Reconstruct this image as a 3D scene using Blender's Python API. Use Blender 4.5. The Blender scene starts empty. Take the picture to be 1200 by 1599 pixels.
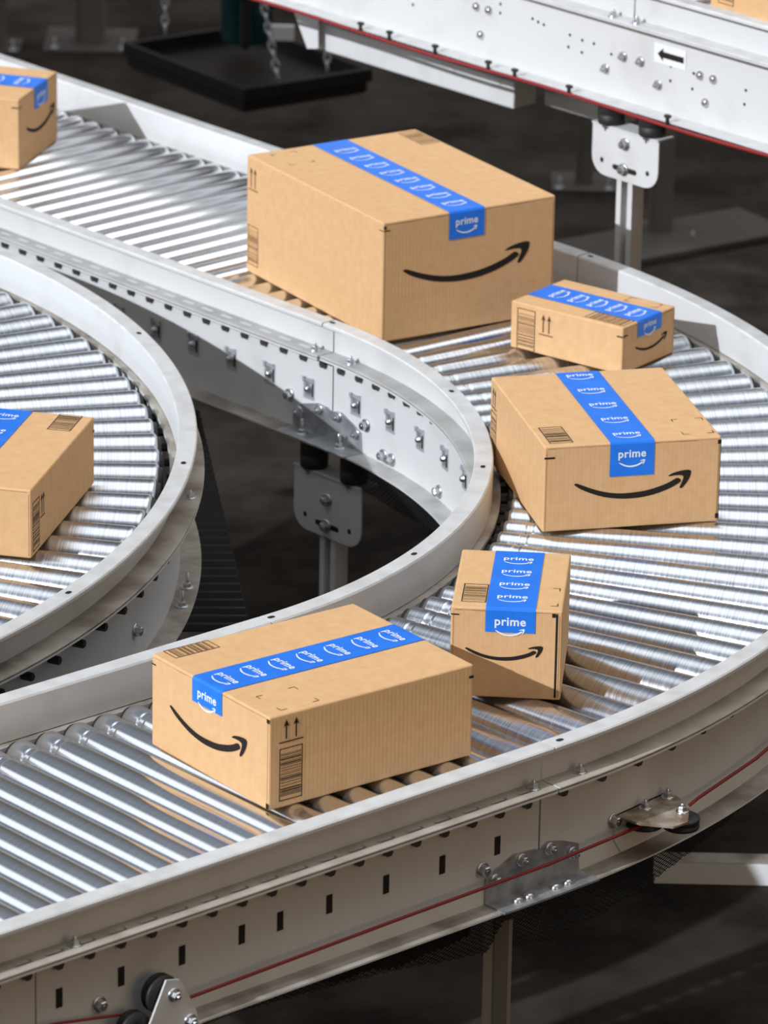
import bpy, bmesh, math, random
from mathutils import Vector, Matrix
random.seed(7)
PI = math.pi
scene = bpy.context.scene
COL = scene.collection
R = math.radians

# ---------------------------------------------------------------- camera
F_PX, PITCH, ROLL, SX, SY = 8358.858, R(20.324486), R(1.209807), 54.101, 6.283
CAMZ = 2.93
fwd = Vector((0, math.cos(PITCH), -math.sin(PITCH)))
_r = Vector((1, 0, 0)); _u = Vector((0, math.sin(PITCH), math.cos(PITCH)))
cr, sr = math.cos(ROLL), math.sin(ROLL)
right = cr*_r + sr*_u
up = -sr*_r + cr*_u
cd = bpy.data.cameras.new('camera'); cam = bpy.data.objects.new('camera', cd); COL.objects.link(cam)
m = Matrix((right, up, -fwd)).transposed().to_4x4(); m.translation = Vector((0, 0, CAMZ))
cam.matrix_world = m
cd.sensor_fit = 'HORIZONTAL'; cd.sensor_width = 36; cd.lens = F_PX*36/1200
cd.shift_x = -SX/1200; cd.shift_y = SY/1200
cd.clip_start = 0.1; cd.clip_end = 200
cd.dof.use_dof = True; cd.dof.focus_distance = 7.9; cd.dof.aperture_fstop = 12
scene.camera = cam
CAM = Vector((0, 0, CAMZ))

# ---------------------------------------------------------------- light
scene.view_settings.view_transform = 'Standard'; scene.view_settings.look = 'None'
scene.view_settings.exposure = 0.0; scene.view_settings.gamma = 1.0
SUN_AZ, SUN_EL = R(-136), R(28)
sd = bpy.data.lights.new('sun', 'SUN'); sd.energy = 3.35; sd.angle = R(0.6); sd.color = (0.93, 0.985, 1.07)
so = bpy.data.objects.new('sun', sd); COL.objects.link(so)
sv = Vector((math.cos(SUN_EL)*math.cos(SUN_AZ), math.cos(SUN_EL)*math.sin(SUN_AZ), math.sin(SUN_EL)))
so.rotation_euler = sv.to_track_quat('Z', 'Y').to_euler()
ad = bpy.data.lights.new('added_fill_light', 'AREA'); ad.shape = 'RECTANGLE'; ad.size = 3.5; ad.size_y = 2.6
ad.energy = 38; ad.color = (1.0, 0.68, 0.40)  # unseen fill added at camera right to lift the shaded faces
ao = bpy.data.objects.new('added_fill_light', ad); COL.objects.link(ao)
ao.location = (4.2, 2.6, 1.4)
ao.rotation_euler = (Vector(ao.location)-Vector((0, 8, -0.2))).to_track_quat('Z', 'Y').to_euler()

world = bpy.data.worlds.new('world'); scene.world = world; world.use_nodes = True
wt = world.node_tree; wt.nodes.clear()
wo = wt.nodes.new('ShaderNodeOutputWorld'); bg = wt.nodes.new('ShaderNodeBackground')
tc = wt.nodes.new('ShaderNodeTexCoord'); sp = wt.nodes.new('ShaderNodeSeparateXYZ')
wr = wt.nodes.new('ShaderNodeValToRGB')
wt.links.new(tc.outputs['Generated'], sp.inputs[0]); wt.links.new(sp.outputs['Z'], wr.inputs[0])

w2 = wt.nodes.new('ShaderNodeValToRGB')      # brighter north-east with a bright band added to draw lines on the rollers
e2s = w2.color_ramp.elements
e2s[0].position = 0.0; e2s[0].color = (0.14, 0.11, 0.08, 1); e2s[1].position = 0.30; e2s[1].color = (0.20, 0.17, 0.14, 1)
for p, c in ((0.42, (0.42, 0.39, 0.36, 1)), (0.52, (0.50, 0.47, 0.44, 1)), (0.60, (0.34, 0.33, 0.315, 1)), (0.71, (0.30, 0.295, 0.285, 1)), (0.735, (2.6, 2.56, 2.48, 1)), (0.80, (2.6, 2.56, 2.48, 1)), (0.83, (0.42, 0.45, 0.50, 1)), (0.91, (1.75, 1.78, 1.82, 1)), (1.0, (1.6, 1.62, 1.66, 1))):
    e = e2s.new(p); e.color = c
wt.links.new(sp.outputs['Z'], w2.inputs[0])
mrx = wt.nodes.new('ShaderNodeMapRange'); mrx.interpolation_type = 'SMOOTHSTEP'; mrx.inputs[1].default_value = 0.0; mrx.inputs[2].default_value = 0.40
wt.links.new(sp.outputs['X'], mrx.inputs[0])
mry = wt.nodes.new('ShaderNodeMapRange'); mry.interpolation_type = 'SMOOTHSTEP'; mry.inputs[1].default_value = -0.1; mry.inputs[2].default_value = 0.2
wt.links.new(sp.outputs['Y'], mry.inputs[0])
mm = wt.nodes.new('ShaderNodeMath'); mm.operation = 'MULTIPLY'; wt.links.new(mrx.outputs[0], mm.inputs[0]); wt.links.new(mry.outputs[0], mm.inputs[1])
wm = wt.nodes.new('ShaderNodeMixRGB'); wt.links.new(mm.outputs[0], wm.inputs[0]); wt.links.new(wr.outputs[0], wm.inputs[1]); wt.links.new(w2.outputs[0], wm.inputs[2])

w3 = wt.nodes.new('ShaderNodeValToRGB')      # bright western patch added for the broad highlight on the lower rollers
e3s = w3.color_ramp.elements
e3s[0].position = 0.0; e3s[0].color = (0.16, 0.13, 0.10, 1); e3s[1].position = 0.12; e3s[1].color = (0.25, 0.24, 0.23, 1)
for p, c in ((0.24, (1.1, 1.15, 1.25, 1)), (0.62, (1.3, 1.36, 1.45, 1)), (0.72, (0.45, 0.48, 0.54, 1)), (0.84, (0.42, 0.47, 0.55, 1)), (0.91, (1.75, 1.78, 1.82, 1)), (1.0, (1.6, 1.62, 1.66, 1))):
    e = e3s.new(p); e.color = c
wt.links.new(sp.outputs['Z'], w3.inputs[0])
m3 = wt.nodes.new('ShaderNodeMapRange'); m3.interpolation_type = 'SMOOTHSTEP'; m3.inputs[1].default_value = -0.66; m3.inputs[2].default_value = -0.78
wt.links.new(sp.outputs['X'], m3.inputs[0])
wn3 = wt.nodes.new('ShaderNodeMixRGB'); wt.links.new(m3.outputs[0], wn3.inputs[0]); wt.links.new(wm.outputs[0], wn3.inputs[1]); wt.links.new(w3.outputs[0], wn3.inputs[2])
wt.links.new(wn3.outputs[0], bg.inputs[0]); wt.links.new(bg.outputs[0], wo.inputs[0])
els = wr.color_ramp.elements
els[0].position = 0.0; els[0].color = (0.12, 0.088, 0.055, 1)
els[1].position = 0.30; els[1].color = (0.13, 0.10, 0.07, 1)
for p, c in ((0.46, (0.17, 0.16, 0.15, 1)), (0.60, (0.17, 0.185, 0.21, 1)), (0.74, (0.22, 0.25, 0.30, 1)), (0.84, (0.42, 0.47, 0.55, 1)),
             (0.91, (1.75, 1.78, 1.82, 1)), (1.0, (1.6, 1.62, 1.66, 1))):
    e = els.new(p); e.color = c
bg.inputs[1].default_value = 1.0

# ---------------------------------------------------------------- helpers
def ray(u, v):
    a = (u-600-SX)/F_PX; b = -(v-799.5-SY)/F_PX
    return fwd + a*right + b*up
def at(u, v, z=0.0):
    d = ray(u, v); t = (z-CAMZ)/d.z
    return CAM + t*d
def aty(u, v, y):
    d = ray(u, v); return CAM + d*(y/d.y)

def new_mat(name, base, rough=0.5, metal=0.0, spec=0.5):
    m = bpy.data.materials.new(name); m.use_nodes = True
    b = m.node_tree.nodes['Principled BSDF']
    b.inputs['Base Color'].default_value = (*base, 1); b.inputs['Roughness'].default_value = rough
    b.inputs['Metallic'].default_value = metal
    b.inputs['Specular IOR Level'].default_value = spec
    return m, m.node_tree, b
def mixnoise(m, nt, b, c1, c2, scale, detail=4, lo=0.35, hi=0.7, stretch=(1, 1, 1), coord='Object'):
    tc = nt.nodes.new('ShaderNodeTexCoord'); mp = nt.nodes.new('ShaderNodeMapping')
    mp.inputs['Scale'].default_value = stretch
    nz = nt.nodes.new('ShaderNodeTexNoise'); nz.inputs['Scale'].default_value = scale; nz.inputs['Detail'].default_value = detail
    rp = nt.nodes.new('ShaderNodeValToRGB')
    rp.color_ramp.elements[0].position = lo; rp.color_ramp.elements[0].color = (*c1, 1)
    rp.color_ramp.elements[1].position = hi; rp.color_ramp.elements[1].color = (*c2, 1)
    nt.links.new(tc.outputs[coord], mp.inputs[0]); nt.links.new(mp.outputs[0], nz.inputs[0])
    nt.links.new(nz.outputs[0], rp.inputs[0]); nt.links.new(rp.outputs[0], b.inputs['Base Color'])
    return mp, nz, rp
def bump(nt, b, src, strength, dist):
    bp = nt.nodes.new('ShaderNodeBump'); bp.inputs['Strength'].default_value = strength; bp.inputs['Distance'].default_value = dist
    nt.links.new(src, bp.inputs['Height']); nt.links.new(bp.outputs[0], b.inputs['Normal'])

M = {}
m, nt, b = new_mat('painted_steel', (0.78, 0.78, 0.76), 0.5, 0, 0.35)
mixnoise(m, nt, b, (0.59, 0.58, 0.56), (0.66, 0.66, 0.65), 9, 6, 0.28, 0.48); M['white'] = m
m, nt, b = new_mat('scuffed_painted_steel', (0.7, 0.7, 0.68), 0.3)
mixnoise(m, nt, b, (0.55, 0.545, 0.53), (0.67, 0.67, 0.66), 28, 8, 0.30, 0.6); M['flange'] = m
m, nt, b = new_mat('dusty_shaded_steel', (0.5, 0.46, 0.4), 0.6)
mixnoise(m, nt, b, (0.19, 0.155, 0.12), (0.42, 0.385, 0.335), 14, 8, 0.3, 0.6); M['dusty_shade'] = m  # dust plus painted-in shade: darker brown for shaded shelves and bottom flanges
m, nt, b = new_mat('light_dusty_shaded_paint', (0.5, 0.46, 0.4), 0.7, 0, 0.3)
mixnoise(m, nt, b, (0.36, 0.31, 0.25), (0.50, 0.46, 0.39), 18, 7, 0.3, 0.6); M['dusty_shade2'] = m  # dust with lighter painted-in shade, for the outer shelves
m, nt, b = new_mat('sunlit_shelf_paint', (0.45, 0.44, 0.42), 0.6, 0, 0.3)
mixnoise(m, nt, b, (0.38, 0.37, 0.35), (0.50, 0.49, 0.475), 18, 7, 0.3, 0.6); M['shelf'] = m  # lit copy of the shelf paint, toned for the sunlit inner rails
# zinc plated rollers, ring-shaped scratches around the tube (object x is the axis)
def roller_mat(name, r0, r1, c0, c1, bs):
    m, nt, b = new_mat(name, c1, 0.2, 1.0)
    mp, nz, rp = mixnoise(m, nt, b, c0, c1, 1.0, 4, 0.30, 0.65, (220, 3, 3))
    n2 = nt.nodes.new('ShaderNodeTexNoise'); n2.inputs['Scale'].default_value = 9; n2.inputs['Detail'].default_value = 5
    tc = nt.nodes.new('ShaderNodeTexCoord'); nt.links.new(tc.outputs['Object'], n2.inputs[0])
    mx = nt.nodes.new('ShaderNodeMath'); mx.operation = 'ADD'; nt.links.new(nz.outputs[0], mx.inputs[0]); nt.links.new(n2.outputs[0], mx.inputs[1])
    rr = nt.nodes.new('ShaderNodeMapRange'); rr.inputs[1].default_value = 0.6; rr.inputs[2].default_value = 1.4; rr.inputs[3].default_value = r0; rr.inputs[4].default_value = r1
    nt.links.new(mx.outputs[0], rr.inputs[0]); nt.links.new(rr.outputs[0], b.inputs['Roughness'])
    bump(nt, b, nz.outputs[0], bs, 0.0006); return m
M['roller'] = roller_mat('zinc_roller_steel', 0.15, 0.24, (0.74, 0.76, 0.79), (0.82, 0.84, 0.87), 0.0)
M['rollerc'] = roller_mat('scratched_zinc_roller_steel', 0.15, 0.30, (0.48, 0.50, 0.53), (0.70, 0.725, 0.76), 0.10)
m, nt, b = new_mat('dull_zinc_end', (0.55, 0.57, 0.6), 0.42, 0.9)
mixnoise(m, nt, b, (0.40, 0.41, 0.43), (0.66, 0.68, 0.7), 40, 6); M['rollend'] = m
m, nt, b = new_mat('galvanised_steel', (0.42, 0.43, 0.44), 0.42, 0.6)
mixnoise(m, nt, b, (0.30, 0.31, 0.32), (0.55, 0.56, 0.57), 35, 5); M['galv'] = m
m, nt, b = new_mat('bolt_steel', (0.62, 0.63, 0.65), 0.3, 1.0); M['bolt'] = m
m, nt, b = new_mat('spring_clip_steel', (0.58, 0.60, 0.63), 0.4, 0.5); M['clipm'] = m
m, nt, b = new_mat('oiled_steel', (0.10, 0.09, 0.085), 0.45, 0.6); M['darksteel'] = m
m, nt, b = new_mat('black_gap', (0.012, 0.011, 0.010), 0.9); M['black'] = m
m, nt, b = new_mat('black_rubber', (0.018, 0.017, 0.017), 0.55); M['rubber'] = m
m, nt, b = new_mat('black_mesh_plastic', (0.010, 0.009, 0.009), 0.5); M['mesh'] = m
m, nt, b = new_mat('red_cable_jacket', (0.25, 0.016, 0.016), 0.4); M['red'] = m
m, nt, b = new_mat('rusty_bracket_steel', (0.35, 0.28, 0.2), 0.5, 0.3)
mixnoise(m, nt, b, (0.20, 0.13, 0.08), (0.52, 0.46, 0.38), 30, 6, 0.35, 0.65); M['rust'] = m
m, nt, b = new_mat('cardboard', (0.69, 0.41, 0.195), 0.75, 0, 0.2)
mp, nz, rp = mixnoise(m, nt, b, (0.665, 0.395, 0.190), (0.725, 0.447, 0.227), 60, 8, 0.3, 0.7)
wv = nt.nodes.new('ShaderNodeTexWave'); wv.wave_type = 'BANDS'; wv.bands_direction = 'X'; wv.inputs['Scale'].default_value = 45
wv.inputs['Distortion'].default_value = 0.6; wv.inputs['Detail'].default_value = 1
tcn = nt.nodes.new('ShaderNodeTexCoord'); nt.links.new(tcn.outputs['Object'], wv.inputs[0])
bump(nt, b, wv.outputs[0], 0.10, 0.0008); M['card'] = m
m, nt, b = new_mat('dark_seam_line', (0.30, 0.16, 0.07), 0.9); M['cardedge'] = m
m, nt, b = new_mat('printed_ink', (0.020, 0.016, 0.013), 0.7, 0, 0.2); M['ink'] = m
m, nt, b = new_mat('printed_brown_ink', (0.11, 0.052, 0.025), 0.75, 0, 0.2); M['brown'] = m
m, nt, b = new_mat('blue_tape', (0.018, 0.19, 0.78), 0.38, 0, 0.35)
mixnoise(m, nt, b, (0.014, 0.175, 0.74), (0.020, 0.205, 0.84), 25, 3); M['tape'] = m
m, nt, b = new_mat('white_tape_print', (0.80, 0.86, 0.92), 0.45); M['print'] = m
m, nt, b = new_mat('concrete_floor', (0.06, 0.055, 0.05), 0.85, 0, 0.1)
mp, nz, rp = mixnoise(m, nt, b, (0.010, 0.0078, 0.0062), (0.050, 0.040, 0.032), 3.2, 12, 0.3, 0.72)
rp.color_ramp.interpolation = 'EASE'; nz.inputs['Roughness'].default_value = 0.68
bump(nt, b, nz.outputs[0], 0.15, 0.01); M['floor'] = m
m, nt, b = new_mat('sun_mask_paint', (0.35, 0.34, 0.32), 0.8); M['wall'] = m
m, nt, b = new_mat('teal_paint', (0.008, 0.055, 0.065), 0.45); M['teal'] = m
m, nt, b = new_mat('black_tray_paint', (0.012, 0.011, 0.012), 0.4); M['tray'] = m
m, nt, b = new_mat('grey_post_paint', (0.16, 0.145, 0.125), 0.6); M['post'] = m
m, nt, b = new_mat('dim_post_paint', (0.30, 0.27, 0.235), 0.6); M['dimpost'] = m
m, nt, b = new_mat('dark_floor_plate', (0.055, 0.047, 0.04), 0.7); M['fplate'] = m
m, nt, b = new_mat('white_sticker', (0.82, 0.83, 0.84), 0.5); M['sticker'] = m

class MB:
    """collects geometry of one mesh, with several materials"""
    def __init__(s): s.v = []; s.f = []; s.mi = []; s.mats = []; s.smooth = []
    def mat(s, key):
        if key not in s.mats: s.mats.append(key)
        return s.mats.index(key)
    def add(s, verts, faces, key, smooth=False):
        o = len(s.v); k = s.mat(key); s.v += [tuple(p) for p in verts]
        for f in faces:
            s.f.append(tuple(i+o for i in f)); s.mi.append(k); s.smooth.append(smooth)
    def box(s, lo, hi, key, T=None):
        x0, y0, z0 = lo; x1, y1, z1 = hi
        vs = [Vector(p) for p in ((x0, y0, z0), (x1, y0, z0), (x1, y1, z0), (x0, y1, z0), (x0, y0, z1), (x1, y0, z1), (x1, y1, z1), (x0, y1, z1))]
        if T: vs = [T(p) if callable(T) else T @ p for p in vs]
        s.add(vs, [(0, 3, 2, 1), (4, 5, 6, 7), (0, 1, 5, 4), (1, 2, 6, 5), (2, 3, 7, 6), (3, 0, 4, 7)], key)
    def prism(s, pts, h0, h1, T, key, smooth=False):
        """pts: 2d outline, extruded h0..h1; T maps (x,y,h) to a point"""
        n = len(pts)
        vs = [T(Vector((p[0], p[1], h0))) for p in pts] + [T(Vector((p[0], p[1], h1))) for p in pts]
        s.add(vs, [tuple(range(n))[::-1], tuple(range(n, 2*n))], key)
        s.add(vs, [(i, (i+1) % n, n+(i+1) % n, n+i) for i in range(n)], key, smooth)
    def flat(s, pts, h, T, key):
        s.add([T(Vector((p[0], p[1], h))) for p in pts], [tuple(range(len(pts)))], key)
    def lathe(s, prof, T, key, n=20, smooth=True, cap=True):
        """prof: (x along axis, radius)"""
        vs = []; k = len(prof)
        for x, r in prof:
            for i in range(n):
                a = 2*PI*i/n; vs.append(T(Vector((x, r*math.cos(a), r*math.sin(a)))))
        fs = [(j*n+i, j*n+(i+1) % n, (j+1)*n+(i+1) % n, (j+1)*n+i) for j in range(k-1) for i in range(n)]
        s.add(vs, fs, key, smooth)
        if cap: s.add(vs, [tuple(range(n))[::-1], tuple(range((k-1)*n, k*n))], key)
    def tube(s, path, r, key, n=8):
        path = [Vector(p) for p in path]; vs = []
        for i, p in enumerate(path):
            t = (path[min(i+1, len(path)-1)]-path[max(i-1, 0)]).normalized()
            a = t.cross(Vector((0, 0, 1)));
            if a.length < 1e-3: a = t.cross(Vector((0, 1, 0)))
            a.normalize(); c = a.cross(t)
            for k in range(n):
                w = 2*PI*k/n; vs.append(p + r*(math.cos(w)*a + math.sin(w)*c))
        fs = [(j*n+i, j*n+(i+1) % n, (j+1)*n+(i+1) % n, (j+1)*n+i) for j in range(len(path)-1) for i in range(n)]
        s.add(vs, fs, key, True)
    def sweep(s, frames, prof, key, flip=False, smooth=False):
        """frames: (origin, unit normal); prof: closed (r,z) outline"""
        n = len(prof); vs = []
        for o, nn in frames:
            for pp in prof: vs.append(o + nn*pp[0] + Vector((0, 0, pp[1])))
        groups = {}
        for i in range(n):
            kk = prof[i][2] if len(prof[i]) > 2 else key
            groups.setdefault(kk, []).extend((j*n+i, j*n+(i+1) % n, (j+1)*n+(i+1) % n, (j+1)*n+i) for j in range(len(frames)-1))
        o = len(s.v); s.v += [tuple(p) for p in vs]
        for kk, fs in groups.items():
            k = s.mat(kk)
            for f in fs: s.f.append(tuple(i+o for i in f)); s.mi.append(k); s.smooth.append(smooth)
        s.add(vs, [tuple(range(n))[::-1], tuple(range((len(frames)-1)*n, len(frames)*n))], key)
    def mesh(s, name, recalc=True):
        me = bpy.data.meshes.new(name); me.from_pydata(s.v, [], s.f); me.update()
        for k in s.mats: me.materials.append(M[k])
        me.polygons.foreach_set('material_index', s.mi)
        me.polygons.foreach_set('use_smooth', s.smooth)
        if recalc:
            bm = bmesh.new(); bm.from_mesh(me); bmesh.ops.recalc_face_normals(bm, faces=bm.faces); bm.to_mesh(me); bm.free()
        return me
    def build(s, name, parent=None, bevel=0, recalc=True):
        o = bpy.data.objects.new(name, s.mesh(name, recalc)); COL.objects.link(o)
        if parent: o.parent = parent
        if bevel:
            bv = o.modifiers.new('bevel', 'BEVEL'); bv.width = bevel; bv.segments = 2; bv.limit_method = 'ANGLE'; bv.angle_limit = R(50)
        return o
def I3(p): return p
def empty(name, loc=(0, 0, 0), label=None, cat=None, group=None, rz=0):
    o = bpy.data.objects.new(name, None); COL.objects.link(o); o.location = loc; o.rotation_euler = (0, 0, rz)
    o.empty_display_size = 0.05
    tag(o, label, cat, group); return o
def tag(o, label=None, cat=None, group=None, kind=None):
    if label: o['label'] = label
    if cat: o['category'] = cat
    if group: o['group'] = group
    if kind: o['kind'] = kind
    return o
def inst(me, name, parent, loc=(0, 0, 0), rot=(0, 0, 0)):
    o = bpy.data.objects.new(name, me); COL.objects.link(o); o.parent = parent; o.location = loc; o.rotation_euler = rot
    return o

# ---------------------------------------------------------------- layout numbers (metres, roller tops at z = 0)
C1 = Vector((-0.88601, 8.07095, 0)); A1, A2 = R(42.83573), R(-47.85508)
C2 = Vector((-1.92711, 8.08418, 0)); R2O = 1.568
FLOOR = -0.85
def N(a): return Vector((math.cos(a), math.sin(a), 0))
def TAU(a): return Vector((-math.sin(a), math.cos(a), 0))
def arcf(C, a0, a1, n): return [(C, N(a0+(a1-a0)*i/n)) for i in range(n+1)]
def linef(C, a, t0, t1, n=1): return [(C+TAU(a)*(t0+(t1-t0)*i/n), N(a)) for i in range(n+1)]

# ---------------------------------------------------------------- structure
fl = MB(); fl.box((-14, -6, FLOOR-0.2), (14, 34, FLOOR), 'floor'); tag(fl.build('floor'), kind='structure')
# unseen wall added on the sun's side, its opening shaped to keep sun off the floor
wn = Vector((math.cos(SUN_AZ), math.sin(SUN_AZ), 0)); wtau = Vector((-wn.y, wn.x, 0)); wc = Vector((0, 8, 0)) + wn*9.8
def WT(p): return wc + wtau*p.x + wn*p.y + Vector((0, 0, p.z))
wl = MB()
wl.box((-5.2, 0, FLOOR), (12, 0.3, 4.12), 'wall', WT)
wl.box((-5.2, 0, 6.8), (12, 0.3, 9.5), 'wall', WT)
wl.box((-5.2, 0, 4.12), (-2.45, 0.3, 6.8), 'wall', WT); wl.box((9, 0, 4.12), (12, 0.3, 6.8), 'wall', WT)
tag(wl.build('sun_mask_wall'), kind='structure')

# ---------------------------------------------------------------- small hardware meshes
def hexbolt_mesh(name, r=0.009, h=0.007, washer=0.013, stud=0.0, mat='bolt', matw='bolt'):
    b = MB()
    # axis +x, seat at x=0
    b.lathe([(0, washer), (0.0022, washer*0.98), (0.0028, washer*0.8)], I3, matw, 18)
    b.lathe([(0.0028, r), (h, r), (h+0.0015, r*0.82)], I3, mat, 6, smooth=False)
    if stud: b.lathe([(h, r*0.45), (h+stud, r*0.45), (h+stud+0.001, r*0.3)], I3, mat, 10)
    return b.mesh(name)
ME = {}
ME['bolt'] = hexbolt_mesh('bolt', 0.0066, 0.008, 0.0098, 0.005)
ME['bigbolt'] = hexbolt_mesh('flange_bolt', 0.0078, 0.0105, 0.0120, 0.001)
ME['longbolt'] = hexbolt_mesh('long_bolt', 0.0070, 0.008, 0.0105, 0.018)
ME['round'] = (lambda b: (b.lathe([(0, 0.0085), (0.004, 0.0078), (0.0065, 0.004)], I3, 'bolt', 16), b.mesh('round_bolt'))[1])(MB())
def clip_mesh():
    b = MB()
    b.box((0, -0.0135, -0.019), (0.0015, 0.0135, 0.019), 'clipm')
    b.box((0.0015, -0.0135, 0.012), (0.005, -0.008, 0.021), 'clipm'); b.box((0.0015, 0.008, 0.012), (0.005, 0.0135, 0.021), 'clipm'); b.box((0.0012, -0.0085, -0.013), (0.0018, 0.0085, 0.013), 'galv')
    b.lathe([(0.0015, 0.0085), (0.004, 0.0082), (0.0055, 0.0060), (0.008, 0.0048), (0.009, 0.003)], I3, 'bolt', 14)
    b.box((0.0015, 0.0110, -0.012), (0.0035, 0.0128, 0.010), 'black')
    return b.mesh('spring_clip')
ME['clip'] = clip_mesh()

def bolt_at(name, kind, parent, pos, direction):
    q = Vector(direction).to_track_quat('X', 'Z').to_euler()
    return inst(ME[kind], name, parent, pos, q)

# ---------------------------------------------------------------- rollers
RI, RO = 1.036, 1.553       # roller ends measured from the bend centre
RM = (RI+RO)/2
def roller_meshes(tag_, r_in, r_out, rad_in, rad_out, ngroove=True, key='roller'):
    L = r_out-r_in; h = L/2
    def rad(x): return rad_in+(rad_out-rad_in)*(x+h)/L
    def ax(p):  # tilt so that the top line is level at z=0
        rr_ = rad(p.x); return Vector((p.x, p.y, p.z-rr_-0.0))
    b = MB()
    pr = [(-h, rad(-h)*0.45), (-h, rad(-h)*0.84), (-h+0.0005, rad(-h)*0.88), (-h+0.003, rad(-h)*0.965), (-h+0.006, rad(-h)), (-h+0.008, rad(-h+0.008))]
    if ngroove:
        g = -h+0.045
        pr += [(g-0.012, rad(g-0.012)), (g-0.009, rad(g)), (g-0.007, rad(g)-0.0008), (g-0.0065, rad(g)-0.0008), (g+0.0015, rad(g)-0.0008), (g+0.002, rad(g)-0.0008), (g+0.004, rad(g+0.004)), (g+0.007, rad(g+0.007))]
    k = 6
    for i in range(1, k): x = -h+0.06+(L-0.12)*i/k; pr.append((x, rad(x)))
    pr += [(h-0.008, rad(h-0.008)), (h-0.006, rad(h)), (h-0.003, rad(h)*0.965), (h-0.0005, rad(h)*0.88), (h, rad(h)*0.84), (h, rad(h)*0.45)]
    b.lathe(pr, ax, key, 48)
    body = b.mesh('roller_'+tag_)
    caps = []
    for s in (-1, 1):
        c = MB(); x0 = s*(h+0.0005); x1 = s*(h+0.006); rr_ = rad(s*h)
        c.lathe([(x0, rr_*0.80), (x1, rr_*0.78), (x1, rr_*0.3)] if s > 0 else [(x1, rr_*0.3), (x1, rr_*0.78), (x0, rr_*0.80)], ax, 'rubber', 24)
        caps.append(c.mesh('bearing_'+tag_))
    a = MB()
    x0, x1 = -h-0.045, h+0.044
    def ax2(p): return Vector((p.x, p.y, p.z-0.040))
    a.lathe([(x0, 0.0062), (x0+0.001, 0.0070), (x1-0.001, 0.0070), (x1, 0.0062)], ax2, 'darksteel', 6, smooth=False)
    return body, caps, a.mesh('axle_'+tag_)
RS = roller_meshes('straight', RI, RO, 0.0245, 0.0245)
def axle_long():
    a = MB(); h = (RO-RI)/2
    f = lambda p: Vector((p.x, p.y, p.z-0.050))
    a.lathe([(h+0.012, 0.0068), (h+0.052, 0.0068), (h+0.053, 0.0058)], f, 'rubber', 6, smooth=False)
    return a.mesh('axle_long')
RC = roller_meshes('tapered', RI, RO, 0.0235, 0.0315, key='rollerc')
def add_roller(parent, meshes, C, a, t=0.0, dr=0.0, z=0.0):
    o = inst(meshes[0], 'roller', parent, C + N(a)*(RM+dr) + TAU(a)*t + Vector((0, 0, z)), (0, 0, a))
    inst(meshes[1][0], 'bearing', o); inst(meshes[1][1], 'bearing', o); inst(meshes[2], 'axle', o)
    return o

# ---------------------------------------------------------------- rails
def guard_profile(rw, s, zt=0.045, zb=-0.016, wf=0.030, ws=0.040, ks='dusty_shade'):
    """Z of the side guard: web at radius rw (roller side), flanges away from rollers (s=+1 outward)"""
    t = 0.0028
    P = lambda d, z, *k: (rw+s*d, z, *k)
    return [P(-0.001, zt-0.003, 'flange'), P(0.001, zt, 'flange'), P(wf-0.002, zt, 'flange'), P(wf, zt-0.002), P(wf, zt-0.0065), P(wf-t, zt-0.0065), P(wf-t, zt-t), P(t, zt-t-0.001),
            P(t, zb+t, ks), P(ws-0.001, zb+t, ks), P(ws, zb+t-0.001, ks), P(ws, zb), P(-0.001, zb)]
def channel_profile(rw, s, zt=-0.0175, zb=-0.178, wt_=0.040, wb=0.040, kb='dusty_shade'):
    t = 0.0028
    P = lambda d, z, *k: (rw+s*d, z, *k)
    return [P(-0.014, zt, 'dusty_shade'), P(wt_, zt), P(wt_, zt-0.0035), P(t, zt-0.0035), P(t, zb+t, kb), P(wb, zb+t), P(wb, zb), P(-0.0005, zb), P(-0.0005, zt-0.006), P(-0.014, zt-0.006)]

class Line:
    """one U-shaped conveyor line; q runs along a rail in metres of arc at radius r"""
    def pos(s, a, q, r, z):   # q beyond the joint at angle a, sign: joint A1 straight is +q, joint A2 straight is -q
        pass
def posJ1(q, r, z):
    if q >= 0: return C1 + N(A1)*r + TAU(A1)*q + Vector((0, 0, z)), N(A1)
    a = A1 + q/1.0; return C1 + N(a)*r + Vector((0, 0, z)), N(a)
def posJ2(q, r, z):
    if q <= 0: return C1 + N(A2)*r + TAU(A2)*q + Vector((0, 0, z)), N(A2)
    a = A2 + q/1.6; return C1 + N(a)*r + Vector((0, 0, z)), N(a)

RW_I, RW_O = 1.003, 1.584
def slot_poly(L, W, n=6):
    pts = []
    for i in range(n+1): a = -PI/2+PI*i/n; pts.append((L/2-W/2+W/2*math.cos(a), W/2*math.sin(a)))
    for i in range(n+1): a = PI/2+PI*i/n; pts.append((-L/2+W/2+W/2*math.cos(a), W/2*math.sin(a)))
    return pts
def face_T(pos, nrm):
    """frame on a vertical web: x along tangent, y up, h along nrm"""
    tau = Vector((-nrm.y, nrm.x, 0))
    return lambda p: pos + tau*p.x + Vector((0, 0, p.y)) + nrm*p.z
def top_T(pos, nrm):
    tau = Vector((-nrm.y, nrm.x, 0))
    return lambda p: pos + tau*p.x + nrm*p.y + Vector((0, 0, p.z))

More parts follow.
